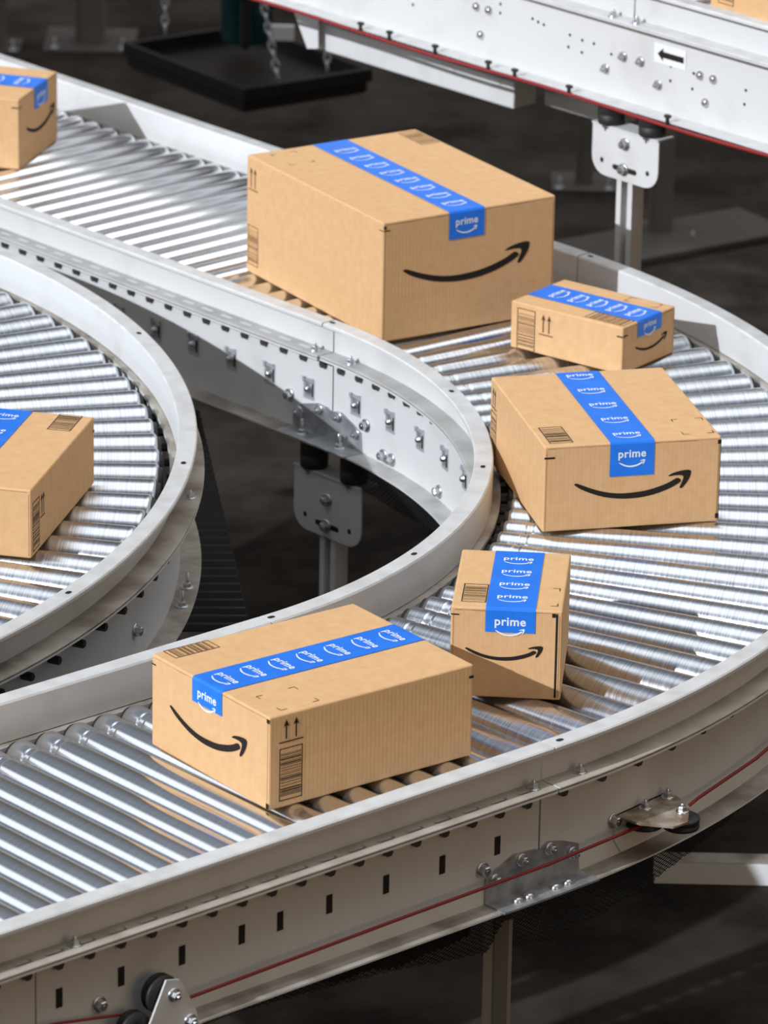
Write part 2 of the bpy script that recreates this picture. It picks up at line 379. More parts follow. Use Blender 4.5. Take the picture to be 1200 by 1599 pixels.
frC_ref = {}
def rail_pair(root, frames, C, holes_g_i=(), holes_g_o=(), slots_shelf=(), web_slots_o=(), web_slots_i=(), wsh_i=0.040, inner=True, rwo=RW_O):
    gl = []
    specs = ([('i', RW_I, -1, holes_g_i, wsh_i)] if inner else []) + [('o', rwo, 1, holes_g_o, 0.040)]
    for side, rw, s, holes, ws in specs:
        g = MB(); g.sweep(frames, guard_profile(rw, s, ws=ws, ks='shelf' if side == 'i' else 'dusty_shade2'), 'white')
        for (p, n_) in holes:   # holes in the top flange
            g.flat(slot_poly(0.013, 0.008), 0.0004, top_T(p, n_), 'black')
        go = g.build('side_guard', root)
        c = MB(); c.sweep(frames, channel_profile(rw, s, wt_=ws, kb='shelf' if side == 'i' and frames is frC_ref.get('f') else 'dusty_shade'), 'white')  # lit tone on the inner bend's bottom flange, shaded tone elsewhere
        for (p, n_, dark) in [x for x in slots_shelf if x[0] == side] and [x[1:] for x in slots_shelf if x[0] == side]:
            c.flat(slot_poly(0.030, 0.0095), 0.0, top_T(p, n_), dark)
        for (p, n_) in (web_slots_o if side == 'o' else web_slots_i):
            T = face_T(p, n_)
            c.flat([(-0.0055, -0.014), (0.0055, -0.014), (0.0055, 0.014), (-0.0055, 0.014)], 0.0005*1, T, 'black')
        c.build('side_channel', root)

def z_of(g): return g
# ---- upper straight section
UP = empty('roller_conveyor', C1+N(A1)*RM+TAU(A1)*0.05+Vector((0, 0, -0.178)), 'straight white-railed roller conveyor section entering from the upper left, under the largest box', 'conveyor', 'white roller conveyor sections')
LO = empty('roller_conveyor', C1+N(A2)*RM+TAU(A2)*-0.05+Vector((0, 0, -0.178)), 'straight roller conveyor section leaving at lower left, slotted cream side in the foreground', 'conveyor', 'white roller conveyor sections')
CU = empty('roller_conveyor', C1+N(0)*RM+Vector((0, 0, -0.178)), 'curved roller conveyor section bending round the open gap at the centre right', 'conveyor', 'white roller conveyor sections')
C2V = empty('roller_conveyor', C2+N(0)*1.25+Vector((0, 0, -0.178)), 'separate curved roller conveyor at the left edge, its round rail inside the bigger bend', 'conveyor', 'white roller conveyor sections')
AF = R(43.5); CF = Vector((0.34879, 9.29602, 0))
FA = empty('roller_conveyor', CF+Vector((0, 0, 0.28)), 'raised white conveyor at the top right with black arrow sticker and rows of holes', 'conveyor', 'white roller conveyor sections')
for o in (UP, LO, CU, C2V, FA): bpy.context.view_layer.update()
def child_of(root):
    """children are modelled in world space: cancel the root's transform"""
    return root.matrix_world.inverted()
ROOTS = []
def fix(root):
    inv = Matrix.Translation(root.location).inverted()
    for ch in list(root.children):
        ch.matrix_parent_inverse = inv
    ROOTS.append(root)

TU0, TU1 = 0.0015, 2.3
frU = linef(C1, A1, TU0, TU1)
slotsU = [('i', C1+N(A1)*(RW_I-0.021)+TAU(A1)*(0.055+0.052*k)+Vector((0, 0, -0.0128)), -N(A1), 'sticker') for k in range(22)]
rail_pair(UP, frU, C1)
PITCH_S = 0.0521
for k in range(44): add_roller(UP, RS, C1, A1, 0.022+PITCH_S*k)
for k in range(9):
    p = C1+N(A1)*(RW_I-0.0032)+TAU(A1)*(0.062+0.104*k)+Vector((0, 0, -0.096)); bolt_at('spring_clip', 'clip', UP, p, -N(A1))
for t in (0.112,): bolt_at('flange_bolt', 'bigbolt', UP, C1+N(A1)*(RW_I-0.003)+TAU(A1)*t+Vector((0, 0, -0.121)), -N(A1))
bolt_at('guard_bolt', 'bolt', UP, C1+N(A1)*(RW_I-0.022)+TAU(A1)*0.027+Vector((0, 0, -0.0135)), (0, 0, 1))
def slot_panel(root, pts, name='shelf_slots'):
    b = MB()
    for p, n_ in pts: b.flat(slot_poly(0.030, 0.009), 0.0004, top_T(p, n_), 'sticker')
    return b
# shelf slots (cut-outs in the lower guard flange) belong to the guard mesh
def add_slots_to(obj, pts, key, sl=0.030, sw=0.009):
    b = MB()
    me = obj.data
    for p, n_ in pts: b.flat(slot_poly(sl, sw), 0.0004, top_T(p, n_), key)
    bm = bmesh.new(); bm.from_mesh(me)
    me.materials.append(M[key]); mi = len(me.materials)-1
    vs = [bm.verts.new(v) for v in b.v]
    for f in b.f:
        fc = bm.faces.new([vs[i] for i in f]); fc.material_index = mi; fc.normal_update()
        if fc.normal.z < 0: fc.normal_flip()
    bm.to_mesh(me); bm.free()
gU = [c for c in UP.children if c.name.startswith('side_guard')]
add_slots_to(gU[0], [(C1+N(A1)*(RW_I-0.021)+TAU(A1)*(0.055+0.052*k)+Vector((0, 0, -0.0130)), -N(A1)) for k in range(30)], 'white')

# ---- lower straight section
frL = linef(C1, A2, -1.45, -0.0015)
webslots = [(C1+N(A2)*(RW_O+0.0029)+TAU(A2)*t+Vector((0, 0, -0.091)), N(A2)) for t in [-0.08-0.1035*k for k in range(3)]+[-0.39, -0.4775]+[-0.545-0.1035*k for k in range(7)]]
rail_pair(LO, frL, C1, web_slots_o=webslots)
for k in range(27): add_roller(LO, RS, C1, A2, -0.030-0.0519*k)
gL = [c for c in LO.children if c.name.startswith('side_guard')]
add_slots_to(gL[1], [(C1+N(A2)*(RW_O+0.021)+TAU(A2)*(-0.045-0.052*k)+Vector((0, 0, -0.0130)), N(A2)) for k in range(24)], 'post')
add_slots_to(gL[1], [(C1+N(A2)*(RW_O+0.0205)+TAU(A2)*(-0.047-0.052*k)+Vector((0, 0, -0.0126)), N(A2)) for k in range(24)], 'dusty_shade2', 0.026, 0.0072)
for t in (-0.108, -0.79): bolt_at('flange_bolt', 'bigbolt', LO, C1+N(A2)*(RW_O+0.003)+TAU(A2)*t+Vector((0, 0, -0.120)), N(A2))
for t in (-0.030, -0.843): bolt_at('guard_bolt', 'bolt', LO, C1+N(A2)*(RW_O+0.020)+TAU(A2)*t+Vector((0, 0, -0.0135)), (0, 0, 1))
sm = MB(); T = face_T(C1+N(A2)*(RW_O+0.003)+TAU(A2)*(-0.894), N(A2)); sm.box((-0.001, -0.176, 0), (0.001, -0.022, 0.0004), 'dusty_shade', lambda p: T(Vector((p.x, p.y, p.z)))); sm.build('panel_seam', LO)

# ---- curved section
frC = arcf(C1, A2+0.0012, A1-0.0015, 96); frC_ref['f'] = frC
def hole_ang(u, v, C=C1):
    p = at(u, v, 0.045); a = math.atan2(p.y-C.y, p.x-C.x); return a
hi = [(C1+N(a)*(RW_I-0.015)+Vector((0, 0, 0.045)), N(a)) for a in [hole_ang(*q) for q in ((523, 503), (705, 611), (752.5, 728.7), (645, 864.6), (423, 963.5))]]
ho = [(C1+N(a)*(RW_O+0.015)+Vector((0, 0, 0.045)), N(a)) for a in [hole_ang(*q) for q in ((923, 400), (878, 1157))]]
rail_pair(CU, frC, C1, hi, ho, wsh_i=0.036)
nC = 32; dA = (A1-A2)/nC
for k in range(nC): add_roller(CU, RC, C1, A2+dA*(k+0.5))
for k in range(12):
    a = R(39.258-5.85*k)
    bolt_at('spring_clip', 'clip', CU, C1+N(a)*(RW_I-0.0032)+Vector((0, 0, -0.093)), -N(a))
for a, z in ((37.55, -0.121), (34.5, -0.166), (33.05, -0.165), (23.07, -0.162)):
    a = R(a); bolt_at('flange_bolt', 'bigbolt' if z != -0.166 else 'bigbolt', CU, C1+N(a)*(RW_I-0.003)+Vector((0, 0, max(z, -0.160))), -N(a))
bolt_at('guard_bolt', 'bolt', CU, C1+N(R(39))*(RW_I-0.02)+Vector((0, 0, -0.0135)), (0, 0, 1))
bolt_at('guard_bolt', 'bolt', CU, C1+N(R(-45.68))*(RW_O+0.02)+Vector((0, 0, -0.0135)), (0, 0, 1))
bolt_at('flange_bolt', 'bigbolt', CU, C1+N(R(-42.4))*(RW_O+0.003)+Vector((0, 0, -0.119)), N(R(-42.4)))

# ---- splice plates (mapped along the rail, joint at q = 0)
def splice(root, posf, r, s, outline, bolts, flange_w, longb, zfl):
    def T(p):   # p.x = q, p.y = z, p.z = distance off the web
        pt, n_ = posf(p.x, r, p.y); return pt + n_*s*p.z
    b = MB(); b.prism(outline, 0.0002, 0.0032, T, 'galv')
    q0, q1 = min(p[0] for p in outline), max(p[0] for p in outline)
    qs = [q0+(q1-q0)*i/8 for i in range(9)]
    vs = []
    for q in qs:
        for d, z in ((0.0, zfl), (flange_w, zfl), (flange_w, zfl+0.003), (0.0, zfl+0.003)): vs.append(T(Vector((q, z, d))))
    b.add(vs, [(4*j+i, 4*j+(i+1) % 4, 4*j+4+(i+1) % 4, 4*j+4+i) for j in range(8) for i in range(4)] + [(3, 2, 1, 0), (32, 33, 34, 35)], 'galv')
    pl = b.build('splice_plate', root)
    for q, z in bolts:
        p = T(Vector((q, z, 0.0034))); n_ = posf(q, r, z)[1]*s; bolt_at('bolt', 'bolt', pl, p, n_)
    for q, d, kind in longb:
        p = T(Vector((q, zfl+0.003, d))); bolt_at('bolt', kind, pl, p, (0, 0, 1))
    return pl
splice(UP, posJ1, RW_I-0.0028, -1, [(0.101, -0.174), (0.101, -0.147), (0.080, -0.128), (0.037, -0.116), (0.012, -0.117), (0.0, -0.122), (-0.012, -0.118), (-0.026, -0.117), (-0.08, -0.138), (-0.083, -0.174), (-0.03, -0.174), (0, -0.174)],
       [(0.083, -0.143), (0.030, -0.126), (-0.020, -0.126), (-0.070, -0.143)], 0.045, [(0.055, 0.022, 'longbolt'), (-0.044, 0.022, 'longbolt')], -0.1755)
splice(LO, posJ2, RW_O+0.0028, 1, [(-0.103, -0.174), (-0.103, -0.135), (-0.096, -0.130), (-0.048, -0.112), (-0.007, -0.116), (0, -0.120), (0.006, -0.116), (0.016, -0.111), (0.046, -0.118), (0.077, -0.131), (0.080, -0.174), (0, -0.174)],
       [(-0.086, -0.141), (-0.036, -0.124), (0.018, -0.122), (0.064, -0.142)], 0.044, [(-0.062, 0.025, 'round'), (-0.040, 0.025, 'round'), (0.010, 0.025, 'round'), (0.034, 0.025, 'round')], -0.1755)

# ---- pulley brackets for the red cord
def pulley_mesh(r, name='pulley'):
    b = MB(); b.lathe([(-0.009, r*0.5), (-0.008, r*0.97), (-0.006, r), (-0.003, r), (0, r*0.86), (0.003, r), (0.006, r), (0.008, r*0.97), (0.009, r*0.5)], I3, 'rubber', 36); return b.mesh(name)
PM = pulley_mesh(0.027)
# right-hand one: a shelf plate standing out from the curved rail, two pulleys lying under it
a0 = R(-40.9)
brn = N(a0); brt = TAU(a0)
def BT(p): return C1 + brn*(RW_O+0.003+p.y) + brt*p.x + Vector((0, 0, p.z))
b = MB()
out = [(-0.030, 0.0), (0.078, 0.0), (0.080, 0.016), (0.062, 0.055), (0.022, 0.088), (-0.004, 0.084), (-0.034, 0.046)]
hull = [(-0.040, 0.0), (-0.036, 0.045), (-0.012, 0.086), (0.016, 0.090), (0.060, 0.058), (0.078, 0.020), (0.076, 0.0)]
b.prism(hull, -0.115, -0.112, lambda p: BT(Vector((p.x, p.y, p.z))), 'rust')
b.prism([(-0.040, -0.112), (-0.040, -0.150), (-0.025, -0.172), (0.04, -0.172), (0.076, -0.14), (0.076, -0.112)], 0.0, 0.003, lambda p: BT(Vector((p.x, p.z, p.y))), 'white')
br = b.build('pulley_bracket', CU)
for px_, py_ in ((-0.002, 0.050), (0.042, 0.044)):
    pass
for (u, v) in ((1007, 1280.5), (1064, 1283)):
    p = at(u, v, -0.128); o = inst(PM, 'pulley', br, p, (0, PI/2, 0))
for (u, v) in ((1008, 1262), (1043, 1245), (1066, 1268)):
    p = at(u, v, -0.112); bolt_at('bolt', 'bolt', br, p, (0, 0, 1))
# left-hand one: triangular white plate with a pulley standing behind
T = face_T(C1+N(A2)*(RW_O+0.003+0.040)+TAU(A2)*(-0.70), N(A2))
b = MB(); b.prism([(-0.010, -0.094), (0.012, -0.099), (0.040, -0.148), (0.052, -0.200), (-0.060, -0.200), (-0.052, -0.178)], 0, 0.003, T, 'white')
b.prism([(-0.050, -0.186), (0.045, -0.186), (0.045, -0.189), (-0.050, -0.189)], -0.040, 0.0, T, 'white')
b2 = b.build('pulley_bracket', LO)
nrot = math.atan2(N(A2).y, N(A2).x)
for tx, tz, rr_ in ((-0.009, -0.118, 1.0), (-0.055, -0.155, 0.9)):
    o = inst(PM, 'pulley', b2, T(Vector((tx, tz, -0.012))), (0, 0, nrot)); o.scale = (1, rr_, rr_)
for tx, tz in ((0.002, -0.118), (0.030, -0.164)):
    bolt_at('bolt', 'bolt', b2, T(Vector((tx, tz, 0.003))), N(A2))

# ---- expanded-metal guards
def lattice(b, fn, u0, u1, du, vtop, vbot, dv, w=0.0011, key='mesh'):
    """diamond lattice on surface fn(u, v) -> point; strands are thin ribbons pairs (square section)"""
    n = int((u1-u0)/du)
    def strand(p, q):
        d = q-p
        if d.length < 1e-6: return
        d.normalize(); s1 = d.cross(Vector((0.3, 0.5, 0.8))).normalized()*w; s2 = d.cross(s1).normalized()*w
        vs = [p+s1, p+s2, p-s1, p-s2, q+s1, q+s2, q-s1, q-s2]
        b.add(vs, [(0, 1, 5, 4), (1, 2, 6, 5), (2, 3, 7, 6), (3, 0, 4, 7)], key)
    for i in range(n):
        uc = u0+du*i
        vb = vbot(uc+du/2)
        k = 0; v = vtop
        while v > vb:
            v2 = v-dv
            if k % 2 == 0: strand(fn(uc, v), fn(uc+du/2, v2)); strand(fn(uc+du, v), fn(uc+du/2, v2))
            else: strand(fn(uc+du/2, v), fn(uc, v2)); strand(fn(uc+du/2, v), fn(uc+du, v2))
            v = v2; k += 1
def interp(x, tab):
    if x <= tab[0][0]: return tab[0][1]
    for (a, fa), (b_, fb) in zip(tab, tab[1:]):
        if x <= b_: return fa+(fb-fa)*(x-a)/(b_-a)
    return tab[-1][1]
b = MB()
tab = [(R(-47.8), -0.262), (R(-46.6), -0.276), (R(-45.4), -0.268), (R(-43.0), -0.262), (R(-38.9), -0.240), (R(-36), -0.222), (R(-31.7), -0.195), (R(-28), -0.186)]
lattice(b, lambda a, z: C1+N(a)*(1.612-(-0.179-z)*0.35)+Vector((0, 0, z)), A2, R(-29), 0.0072, -0.179, lambda a: interp(a, tab), 0.0036, 0.0007)
tag(b.build('mesh_guard', CU, recalc=False), 'black expanded-metal guard under the rail')
b = MB()
tabL = [(-0.62, -0.183), (-0.30, -0.215), (-0.12, -0.245), (-0.05, -0.255), (0, -0.262)]
lattice(b, lambda q, z: C1+N(A2)*(1.612-(-0.179-z)*0.35)+TAU(A2)*q+Vector((0, 0, z)), -0.60, 0.0, 0.0115, -0.179, lambda a: interp(a, tabL), 0.0036, 0.0007)
b.build('mesh_guard', LO, recalc=False)
b = MB()   # torn black sheet behind that mesh
qs = [-0.75+0.006*i for i in range(110)]
vs = []
for i, q in enumerate(qs):
    zb = interp(q, [(-0.75, -0.185), (-0.5, -0.20), (-0.35, -0.232), (-0.2, -0.248), (-0.12, -0.238)])+(0.004 if i % 2 else 0)+0.003*math.sin(q*60)
    p = C1+N(A2)*1.560+TAU(A2)*q
    vs += [p+Vector((0, 0, -0.179)), p+N(A2)*-0.01+Vector((0, 0, zb))]
b.add(vs, [(2*i, 2*i+1, 2*i+3, 2*i+2) for i in range(len(qs)-1)], 'mesh')
o = b.build('guard_sheet', LO); sol = o.modifiers.new('thickness', 'SOLIDIFY'); sol.thickness = 0.002
b = MB()
tabI = [(R(5), -0.20), (R(14), -0.206), (R(22), -0.218), (R(30), -0.24), (R(37), -0.235), (R(39), -0.21)]
lattice(b, lambda a, z: C1+N(a)*(RW_I-0.034+(-0.179-z)*0.35)+Vector((0, 0, z)), R(3), R(38.5), 0.0110, -0.179, lambda a: interp(a, tabI), 0.0036, 0.0007)
b.build('mesh_guard', CU, recalc=False)

# ---- left conveyor (own centre)
D2 = R2O-(RW_O+0.030)
frC2 = arcf(C2, R(-72), R(62), 130)
h2 = [(C2+N(a)*(RW_O+D2+0.015)+Vector((0, 0, 0.045)), N(a)) for a in [hole_ang(u, v, C2) for u, v in ((211, 521), (288, 723), (110, 926))]]
g = MB(); g.sweep(frC2, guard_profile(RW_O+D2, 1, ws=0.042), 'white')
for p, n_ in h2: g.flat(slot_poly(0.013, 0.008), 0.0004, top_T(p, n_), 'black')
g.build('side_guard', C2V)
g = MB(); g.sweep(frC2, channel_profile(RW_O+D2, 1, wt_=0.042, wb=0.038), 'white'); g.build('side_channel', C2V)
g = MB(); g.sweep(frC2, guard_profile(RW_I+D2, -1), 'white'); g.build('side_guard', C2V)
g = MB(); g.sweep(frC2, channel_profile(RW_I+D2, -1), 'white'); g.build('side_channel', C2V)
RC2 = (RC[0], RC[1], axle_long())
for k in range(46): add_roller(C2V, RC2, C2, R(-66.2+2.79*k+0.8), dr=D2)
a = R(-20.5)
pb = at(221, 986, -0.12)
aa = math.atan2(pb.y-C2.y, pb.x-C2.x); bolt_at('flange_bolt', 'bigbolt', C2V, C2+N(aa)*(RW_O+D2+0.003)+Vector((0, 0, -0.12)), N(aa))
pb = at(289, 777, -0.013); aa = math.atan2(pb.y-C2.y, pb.x-C2.x); bolt_at('guard_bolt', 'bolt', C2V, C2+N(aa)*(RW_O+D2+0.026)+Vector((0, 0, -0.0135)), (0, 0, 1))
for (u, v) in ((292, 918), (284, 947)):
    p = at(u, v, -0.175); bolt_at('flange_bolt', 'longbolt', C2V, p, (0, 0, 1))

# ---- far raised conveyor
def FT(t, d, z): return CF+TAU(AF)*t+N(AF)*d+Vector((0, 0, z))
frF = linef(CF, AF, -1.2, 1.9)
g = MB(); g.sweep(frF, guard_profile(0.030, -1, 0.502, 0.437, 0.028, 0.038, 'flange'), 'white'); 
g.box((-0.0012, 0, 0.441), (0.0012, 0.0006, 0.498), 'dusty_shade', lambda p: FT(p.x+0.0, 0.0265-p.y, p.z))
g.build('side_guard', FA)
g = MB(); g.sweep(frF, channel_profile(0.030, -1, 0.436, 0.280, 0.036, 0.038, 'flange'), 'white')
def FW(x, z, w, h, key='black', n=10):
    pts = [(x+w/2*math.cos(2*PI*i/n), z+h/2*math.sin(2*PI*i/n)) for i in range(n)]
    g.flat(pts, 0.0006, lambda p: FT(p.x, 0.0272-p.z, p.y), key)
for k in range(9): FW(-0.025-0.0445*k, 0.4265, 0.017, 0.011); FW(-0.047-0.0445*k, 0.4265, 0.007, 0.006)
for k in range(9): FW(0.03+0.052*k, 0.4265, 0.017, 0.007)
for x, z in ((0.345, 0.41), (0.345, 0.395), (0.345, 0.378), (0.26, 0.385), (0.245, 0.382), (0.23, 0.38), (0.10, 0.372), (0.055, 0.362), (0.35, 0.422), (0.162, 0.375), (0.165, 0.352), (0.13, 0.372), (0.13, 0.349), (-0.095, 0.372), (-0.095, 0.345), (-0.152, 0.371), (-0.15, 0.342), (-0.28, 0.368), (-0.278, 0.342), (0.61, 0.37), (0.58, 0.345)): FW(x, z, 0.006, 0.006)
FW(0.47, 0.40, 0.022, 0.01); FW(0.56, 0.40, 0.02, 0.01)
g.build('side_channel', FA)
g = MB(); g.sweep(frF, guard_profile(0.60, 1, 0.502, 0.437), 'white'); g.build('side_guard', FA)
g = MB(); g.sweep(frF, channel_profile(0.60, 1, 0.436, 0.280), 'white'); g.build('side_channel', FA)
for k in range(44): 
    o = inst(RS[0], 'roller', FA, FT(-0.9+0.0521*k, 0.315, 0.465), (0, 0, AF)); inst(RS[1][0], 'bearing', o)
for x, z in ((-0.02, 0.364), (0.024, 0.364), (0.068, 0.332), (-0.066, 0.331)): bolt_at('bolt', 'bolt', FA, FT(x, 0.0268, z), -N(AF))
for x, z in ((-0.168, 0.371), (-0.201, 0.371), (-0.184, 0.324), (0.408, 0.377), (0.375, 0.377), (0.395, 0.326)): bolt_at('round_bolt', 'round', FA, FT(x, 0.0268, z), -N(AF))
for x in (0.035, -0.025): bolt_at('guard_bolt', 'bolt', FA, FT(x, 0.008, 0.4395), (0, 0, 1))
g = MB()
sk = (-0.058, -0.132)
g.box((sk[1], 0, 0.372), (sk[0]+0.005, 0.0005, 0.408), 'sticker', lambda p: FT(p.x, 0.0266-p.y, p.z))
ar = [(-0.062, 0.389), (-0.076, 0.401), (-0.076, 0.3945), (-0.127, 0.3945), (-0.127, 0.3835), (-0.076, 0.3835), (-0.076, 0.377)]
g.flat(ar, 0.0009, lambda p: FT(p.x, 0.0266-p.z, p.y), 'ink')
g.build('arrow_sticker', FA)

# ---------------------------------------------------------------- cords and zip ties
b = MB()
path = [C1+N(A2)*(1.602)+TAU(A2)*q+Vector((0, 0, z)) for q, z in ((-1.3, -0.098), (-0.874, -0.117), (-0.74, -0.142))]
b.tube(path, 0.0022, 'red')
path = [C1+N(A2)*(1.611)+TAU(A2)*-0.69+Vector((0, 0, -0.1455))]+[C1+N(A2)*1.608+TAU(A2)*q+Vector((0, 0, z)) for q, z in ((-0.65, -0.144), (-0.30, -0.138), (0.0, -0.135))]+[at(1005, 1288, -0.128)]
b.tube(path, 0.0026, 'red')
path = [at(1072, 1262, -0.128)]+[C1+N(R(a))*1.606+Vector((0, 0, z)) for a, z in ((-36.0, -0.136), (-30, -0.131), (-24, -0.128), (-15, -0.125))]
b.tube(path, 0.0026, 'red')
tag(b.build('pull_cord'), 'red pull cord running round pulleys along the foreground rail', 'cord')
b = MB()
b.tube([FT(t, -0.014, 0.278+0.0025*math.sin(t*9)) for t in [-1.2+0.1*i for i in range(31)]], 0.0036, 'red')
o = b.build('pull_cord'); tag(o, 'red cord tied along the bottom edge of the raised conveyor at top right', 'cord')
for t in (0.68, 0.60, 0.475, 0.332, 0.262, 0.12, -0.13):
    b = MB(); b.box((-0.003, -0.002, -0.012), (0.003, 0.002, 0.008), 'rubber'); b.box((-0.004, -0.006, 0.004), (0.004, 0.005, 0.009), 'rubber')
    inst(b.mesh('zip_tie'), 'zip_tie', o, FT(t, -0.0135, 0.288), (0, 0, AF))

# ---------------------------------------------------------------- support stands
def stand(name, label, posf, nrm, zt, floor_z, group='white plate conveyor stands', plate_w=0.176, drop=0.056, hgt=0.112):
    """plate hanging below a rail. posf: point under the rail; nrm: facing direction of the plate (towards camera side)"""
    tau = Vector((-nrm.y, nrm.x, 0))
    root = empty(name, (posf.x, posf.y, floor_z), label, 'support stand', group)
    P0 = Vector((posf.x, posf.y, 0))
    def T(p): return P0 + tau*p.x + nrm*p.y + Vector((0, 0, p.z))
    w = plate_w/2; z1 = zt-drop; z0 = z1-hgt
    pts = [(-w, z1)]
    r = 0.034
    for i in range(6): a = PI+PI/2*i/5; pts.append((-w+r+r*math.cos(a), z0+0.012+r+r*math.sin(a)))
    pts[1:7] = [(-w+r+r*math.cos(PI+PI/2*i/5), z0+r+r*math.sin(PI+PI/2*i/5)) for i in range(6)]
    pts += [(w-r+r*math.sin(PI/2*i/5), z0+r-r*math.cos(PI/2*i/5)) for i in range(6)]
    pts += [(w, z1)]
    b = MB(); b.prism(pts, -0.0015, 0.0015, lambda p: T(Vector((p.x, p.z, p.y))), 'white')
    b.box((-w, -0.038, z1), (w, 0.004, z1+0.003), 'white', T)
    for x, z in ((-0.058, z0+0.028), (0.058, z0+0.028)):
        b.flat([(x+0.0045*math.cos(2*PI*i/10), z+0.005*math.sin(2*PI*i/10)) for i in range(10)], 0.0018, lambda p: T(Vector((p.x, p.z, p.y))), 'black')
    b.flat([(q[0], q[1]+z0+0.022) for q in slot_poly(0.062, 0.010)], 0.0018, lambda p: T(Vector((p.x, p.z, p.y))), 'black')
    b.build('mount_plate', root)
    for x in (-0.052, 0.052):
        b = MB(); b.lathe([(z1+0.003, 0.023), (z1+0.006, 0.0245), (z1+drop*0.45, 0.0250), (z1+drop*0.47, 0.0235), (z1+drop*0.51, 0.0250), (zt-0.006, 0.0245), (zt-0.002, 0.023)], lambda p: T(Vector((x+p.y, -0.013+p.z, p.x))), 'rubber', 28)
        b.build('rubber_mount', root)
        q = bolt_at('mount_bolt', 'longbolt', root, T(Vector((x, -0.004, z1-0.0005))), (0, 0, -1))
    for x, z in ((0.0, z0+0.070), (-0.002, z0+0.022)):
        bolt_at('plate_bolt', 'bigbolt', root, T(Vector((x, 0.0018, z))), nrm)
    b = MB()
    ptop = z0+0.05
    for x0, x1 in ((-0.022, -0.010), (0.006, 0.018)): b.box((x0, -0.030, floor_z+0.006), (x1, -0.002, ptop), 'white', T)
    b.box((-0.022, -0.032, floor_z+0.006), (0.018, -0.030, ptop), 'white', T)
    b.build('post', root)
    b = MB(); b.box((-0.07, -0.07, floor_z), (0.07, 0.05, floor_z+0.006), 'post', T); b.build('base_plate', root)
    return root
nh = -N(A1)
pS, _n = posJ1(-0.013, RW_I-0.022, 0)
S1 = stand('support_stand', 'white plate stand with two black rubber mounts in the shaded gap inside the bend', pS, nh, -0.1785, FLOOR)
S2 = stand('support_stand', 'sunlit white plate stand under the raised conveyor at top right', FT(-0.008, 0.008, 0), -N(AF), 0.280, FLOOR, plate_w=0.168, drop=0.046, hgt=0.093)
# mounts under the left conveyor's rim
aa = R(-14); pc = C2+N(aa)*(RW_O+D2+0.02)
S3 = stand('support_stand', 'stand with black rubber mounts mostly hidden under the left conveyor rim', C2+N(R(-11.5))*(RW_O+D2+0.028), N(R(-11.5)), -0.1785, FLOOR)
# foreground leg below the front rail
p = at(776, 1530, -0.30)
b = MB(); b.box((-0.020, -0.016, FLOOR), (0.020, 0.016, -0.20), 'dimpost', lambda q: Vector((p.x, p.y, 0))+N(A2)*0+Vector((q.x, q.y, q.z)))
b.box((-0.005, -0.018, FLOOR), (0.015, -0.016, -0.20), 'post', lambda q: Vector((p.x, p.y, 0))+Vector((q.x, q.y, q.z)))
tag(b.build('support_post'), 'dim cream post standing below the foreground rail at bottom edge', 'post')
# cross beam low at right, whiter colour stands in for missing sun
pa, pb_ = at(1022, 1379.5, FLOOR), at(1420, 1388, FLOOR)
d = (pb_-pa).normalized(); nn = Vector((d.y, -d.x, 0))
BTf = lambda q: pa+d*q.x+nn*q.y+Vector((0, 0, q.z))
L = (pb_-pa).length
b = MB(); b.box((0, -0.042, 0.0), (L, 0, 0.040), 'sticker', BTf); b.box((0, -0.042, 0.040), (L, 0.0, 0.0415), 'dusty_shade', BTf)
beam = tag(b.build('floor_beam', bevel=0.002), 'pale beam lying on the floor behind the black mesh at the right edge', 'beam')
# black sheet hanging between the conveyors
P0_, P1_ = at(309, 640, -0.28), at(392, 985, -0.30)
P2_, P3_ = at(255, 985, -0.36), at(262, 640, -0.34)
b = MB(); n = 60; vs = []
for i in range(n+1):
    f = i/n; dz = 0.004 if i % 2 else 0
    vs += [P0_.lerp(P1_, f)+Vector((0, 0, dz)), P3_.lerp(P2_, f)+Vector((0, 0, dz))]
b.add(vs, [(2*i, 2*i+1, 2*i+3, 2*i+2) for i in range(n)], 'mesh')
o = b.build('ribbed_mesh_sheet'); sol = o.modifiers.new('thickness', 'SOLIDIFY'); sol.thickness = 0.003
tag(o, 'black ribbed mesh sheet slung between the left conveyor and the bend', 'sheet')

# ---------------------------------------------------------------- cardboard boxes
def prime_text():
    cu = bpy.data.curves.new('txt', 'FONT'); cu.body = 'prime'; cu.size = 1; cu.offset = 0.022; cu.space_character = 1.06; cu.resolution_u = 3
    ob = bpy.data.objects.new('txt', cu); COL.objects.link(ob); bpy.context.view_layer.update()
    me = ob.evaluated_get(bpy.context.evaluated_depsgraph_get()).to_mesh()
    vs = [tuple(v.co) for v in me.vertices]; fs = [tuple(p.vertices) for p in me.polygons]
    x0 = min(v[0] for v in vs); x1 = max(v[0] for v in vs); w = x1-x0
    vs = [((v[0]-x0)/w-0.5, v[1]/w) for v in vs]
    ob.to_mesh_clear(); bpy.data.objects.remove(ob); bpy.data.curves.remove(cu)
    return vs, fs
TXT = prime_text()
def smooth_poly(pts, n=4, sharp=()):
    """closed Catmull-Rom through pts; sharp corner indices stay sharp"""
    out = []; k = len(pts)
    for i in range(k):
        p0, p1, p2, p3 = pts[i-1], pts[i], pts[(i+1) % k], pts[(i+2) % k]
        if i in sharp: p0 = p1
        if (i+1) % k in sharp: p3 = p2
        for j in range(n):
            t = j/n; f = lambda a, b, c, d: 0.5*((2*b)+(-a+c)*t+(2*a-5*b+4*c-d)*t*t+(-a+3*b-3*c+d)*t**3)
            out.append((f(p0[0], p1[0], p2[0], p3[0]), f(p0[1], p1[1], p2[1], p3[1])))
    return out
